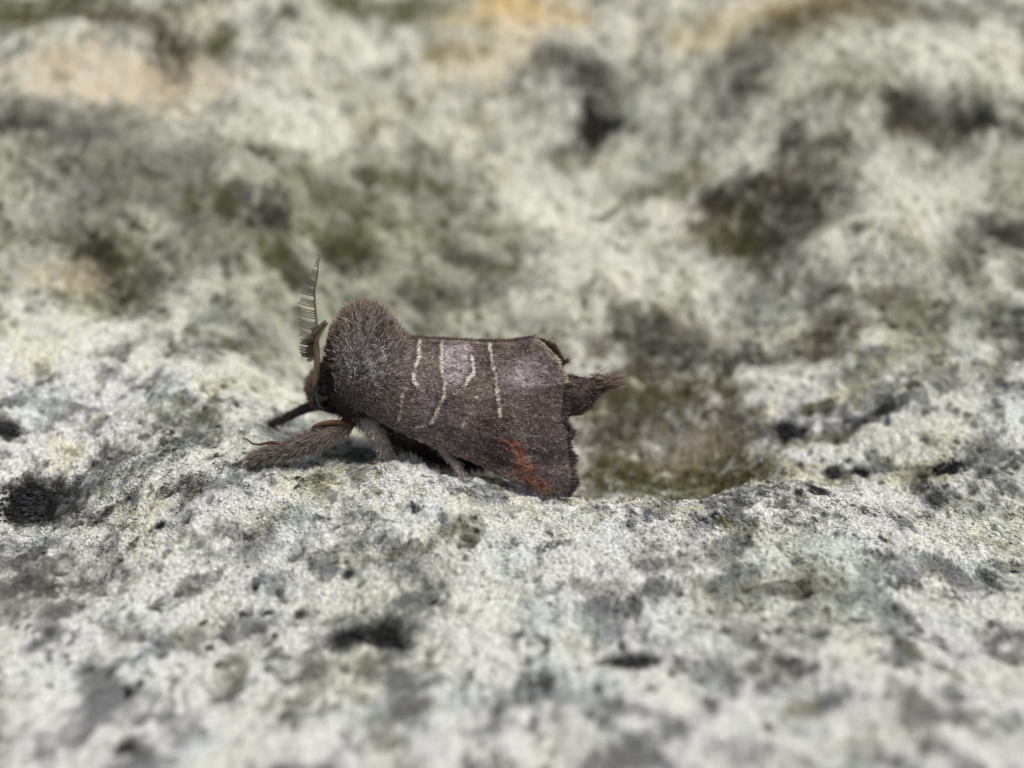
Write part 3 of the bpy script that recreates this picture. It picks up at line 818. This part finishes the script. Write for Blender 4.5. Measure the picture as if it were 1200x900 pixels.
# far antenna, held upright
antenna([PY(372, 448, .7), PY(373, 420, .6), PY(371.5, 385, .45), PY(369, 352, .3), PY(369, 338, .2), PY(372, 322, .1), PY(374.5, 296, 0)], 0.12, 0.03, 0.30, 0.985, 33,
        [lambda t: (-1, -0.15, -0.02), lambda t: (-0.15, 1.0, 0.0)],
        lambda t: 0.98 * (1 - smooth(0.45, 1.05, np.array(t)) * 0.9))
# near antenna, bending towards the back and the viewer
antenna([PY(369, 456, -.9), PY(371, 440, -1.1), PY(371, 422, -1.35), PY(368.5, 407, -1.7), PY(371, 398, -2.2), PY(377, 388, -2.9), PY(384.5, 378, -3.6)], 0.21, 0.05, 0.36, 0.98, 34,
        [lambda t: (-1, -0.25, -0.05), lambda t: (0.15, -0.5, 1.0) if t > .6 else (-0.4, -1, 0)],
        lambda t: 0.80 * (1 - smooth(0.45, 1.0, np.array(t)) * 0.72))
# palps / face
for s in (-1, 1):
    v, f = tube(catmull([PY(372, 470, s * .4), PY(366, 468, s * .5), PY(362, 460, s * .5)], 10), np.linspace(.22, .1, 10), 8)
    part('palp', v, f, m_skin, None, np.tile(S(112, 96, 82), (len(v), 1)))


# --- legs
def leg(name_pts, radii, cols, hair=None, seed=0):
    n = 40
    path = catmull(name_pts, n)
    rad = np.interp(np.linspace(0, 1, n), np.linspace(0, 1, len(radii)), radii)
    v, f = tube(path, rad, 10)
    cc = np.array([[np.interp(t, np.linspace(0, 1, len(cols)), [c[k] for c in cols]) for k in range(3)] for t in np.linspace(0, 1, n)])
    vc = np.vstack([np.repeat(cc, 10, axis=0), cc[:1], cc[-1:]])
    lg = part('leg', v, f, m_skin, None, vc)
    if hair:
        cnt, t0, t1, l0, l1, c0, c1, lean = hair
        t = RNG.uniform(t0, t1, cnt); i = (t * (n - 1)).astype(int)
        tan = np.gradient(path, axis=0); tan /= np.linalg.norm(tan, axis=1, keepdims=True)
        rn = RNG.normal(size=(cnt, 3)); rn -= tan[i] * np.sum(rn * tan[i], 1, keepdims=True); rn /= np.linalg.norm(rn, axis=1, keepdims=True)
        k = RNG.uniform(0.6, 1.4, (cnt, 1))
        hv, hf, hc = strands(path[i] + rn * rad[i][:, None] * 0.8, tan[i] * lean + rn * 0.36 + (RV[(i * 3 + (np.arctan2(rn[:, 2], rn[:, 1]) * 2).astype(int) * 41) % 512, :3] - .5) * .7 + RNG.normal(0, .16, (cnt, 3)), RNG.uniform(l0, l1, cnt), RNG.uniform(.022, .042, cnt),
                             np.tile(c0, (cnt, 1)) * k, np.tile(c1, (cnt, 1)) * k, 3, 0.2)
        o = part('leg_fur', hv, hf, m_fur, lg, hc); o['kind'] = 'stuff'
    return lg


def onrock(px, py, y, lift):
    p = P(px, py, y); p[2] = rock_z(p[0], p[1]) + lift
    return p


# near foreleg: thickly furred, reaching forward along the rock
lg = leg([PY(412, 487, -1.4), PY(404, 500, -2.0), PY(385, 508, -2.6), PY(355, 521, -3.0), PY(325, 530, -3.1), PY(296, 538, -3.1)], [.35, .46, .58, .44, .28, .10], [S(94, 76, 64)] * 2 + [S(90, 78, 72)] * 3 + [S(80, 66, 60)],
         (7000, 0.10, 1.0, .18, .78, S(76, 65, 60), S(158, 147, 140), 0.95))
v, f = tube(catmull([PY(408, 498, -2.3), PY(392, 495, -2.7), PY(375, 497, -2.95), PY(366, 501, -3.1)], 16), np.interp(np.linspace(0, 1, 16), [0, .5, 1], [.17, .14, .08]), 8)
part('tibial_plate', v, f, m_skin, lg, np.tile(S(92, 62, 44), (len(v), 1)))
v, f = tube(catmull([PY(330, 521, -3.2), PY(318, 518.5, -3.2), PY(303, 521, -3.2), PY(295, 519, -3.25), PY(289, 514, -3.25)], 18), np.linspace(.11, .035, 18), 8)
part('foot', v, f, m_skin, lg, np.tile(S(88, 58, 46), (len(v), 1)))
# far foreleg
leg([PY(392, 478, .9), PY(372, 474, 1.3), PY(350, 482, 1.6), PY(330, 492, 1.7), PY(316, 497, 1.7)], [.38, .34, .28, .22, .14], [S(62, 50, 46)] * 3,
    (700, 0.2, 1.0, .2, .45, S(48, 38, 35), S(92, 78, 70), 0.9))
# middle legs
for s in (-1, 1):
    a = PY(422, 484, -1.6); b = PY(436, 502, -2.4); c = onrock(452, 538, -2.5, .12); d = onrock(436, 545, -3.0, .08)
    pts = [a, b, c, d]
    if s > 0:
        pts = [p * MIR for p in pts]; pts[2][2] = rock_z(pts[2][0], pts[2][1]) + .1; pts[3][2] = rock_z(pts[3][0], pts[3][1]) + .08
    leg(pts, [.40, .44, .22, .10], [S(140, 130, 122), S(170, 162, 154), S(140, 130, 122), S(110, 96, 86)],
        (2400, 0.0, .8, .3, .6, S(120, 110, 102), S(208, 200, 190), 0.8))
# hind legs
for s in (-1, 1):
    pts = [PY(490, 505, -1.6), PY(512, 520, -2.5), PY(528, 538, -3.2), onrock(544, 561, -3.55, .05)]
    if s > 0:
        pts = [p * MIR for p in pts]; pts[3][2] = rock_z(pts[3][0], pts[3][1]) + .05
    lg = leg(pts, [.30, .24, .16, .09], [S(150, 140, 130), S(196, 186, 176), S(186, 176, 164), S(150, 136, 124)],
             (700, 0.2, .97, .2, .55, S(160, 150, 140), S(222, 212, 202), 1.2))
    v, f = tube(catmull([pts[2] + (pts[1] - pts[2]) * .3, (pts[2] + np.array([.35, -.15 * -s, -.05])), pts[2] + np.array([.75, .1 * s, -.28])], 10), np.linspace(.07, .02, 10), 6)
    part('spur', v, f, m_skin, lg, np.tile(S(170, 160, 148), (len(v), 1)))
print('rock verts', len(X), 'grid', NX, NY)
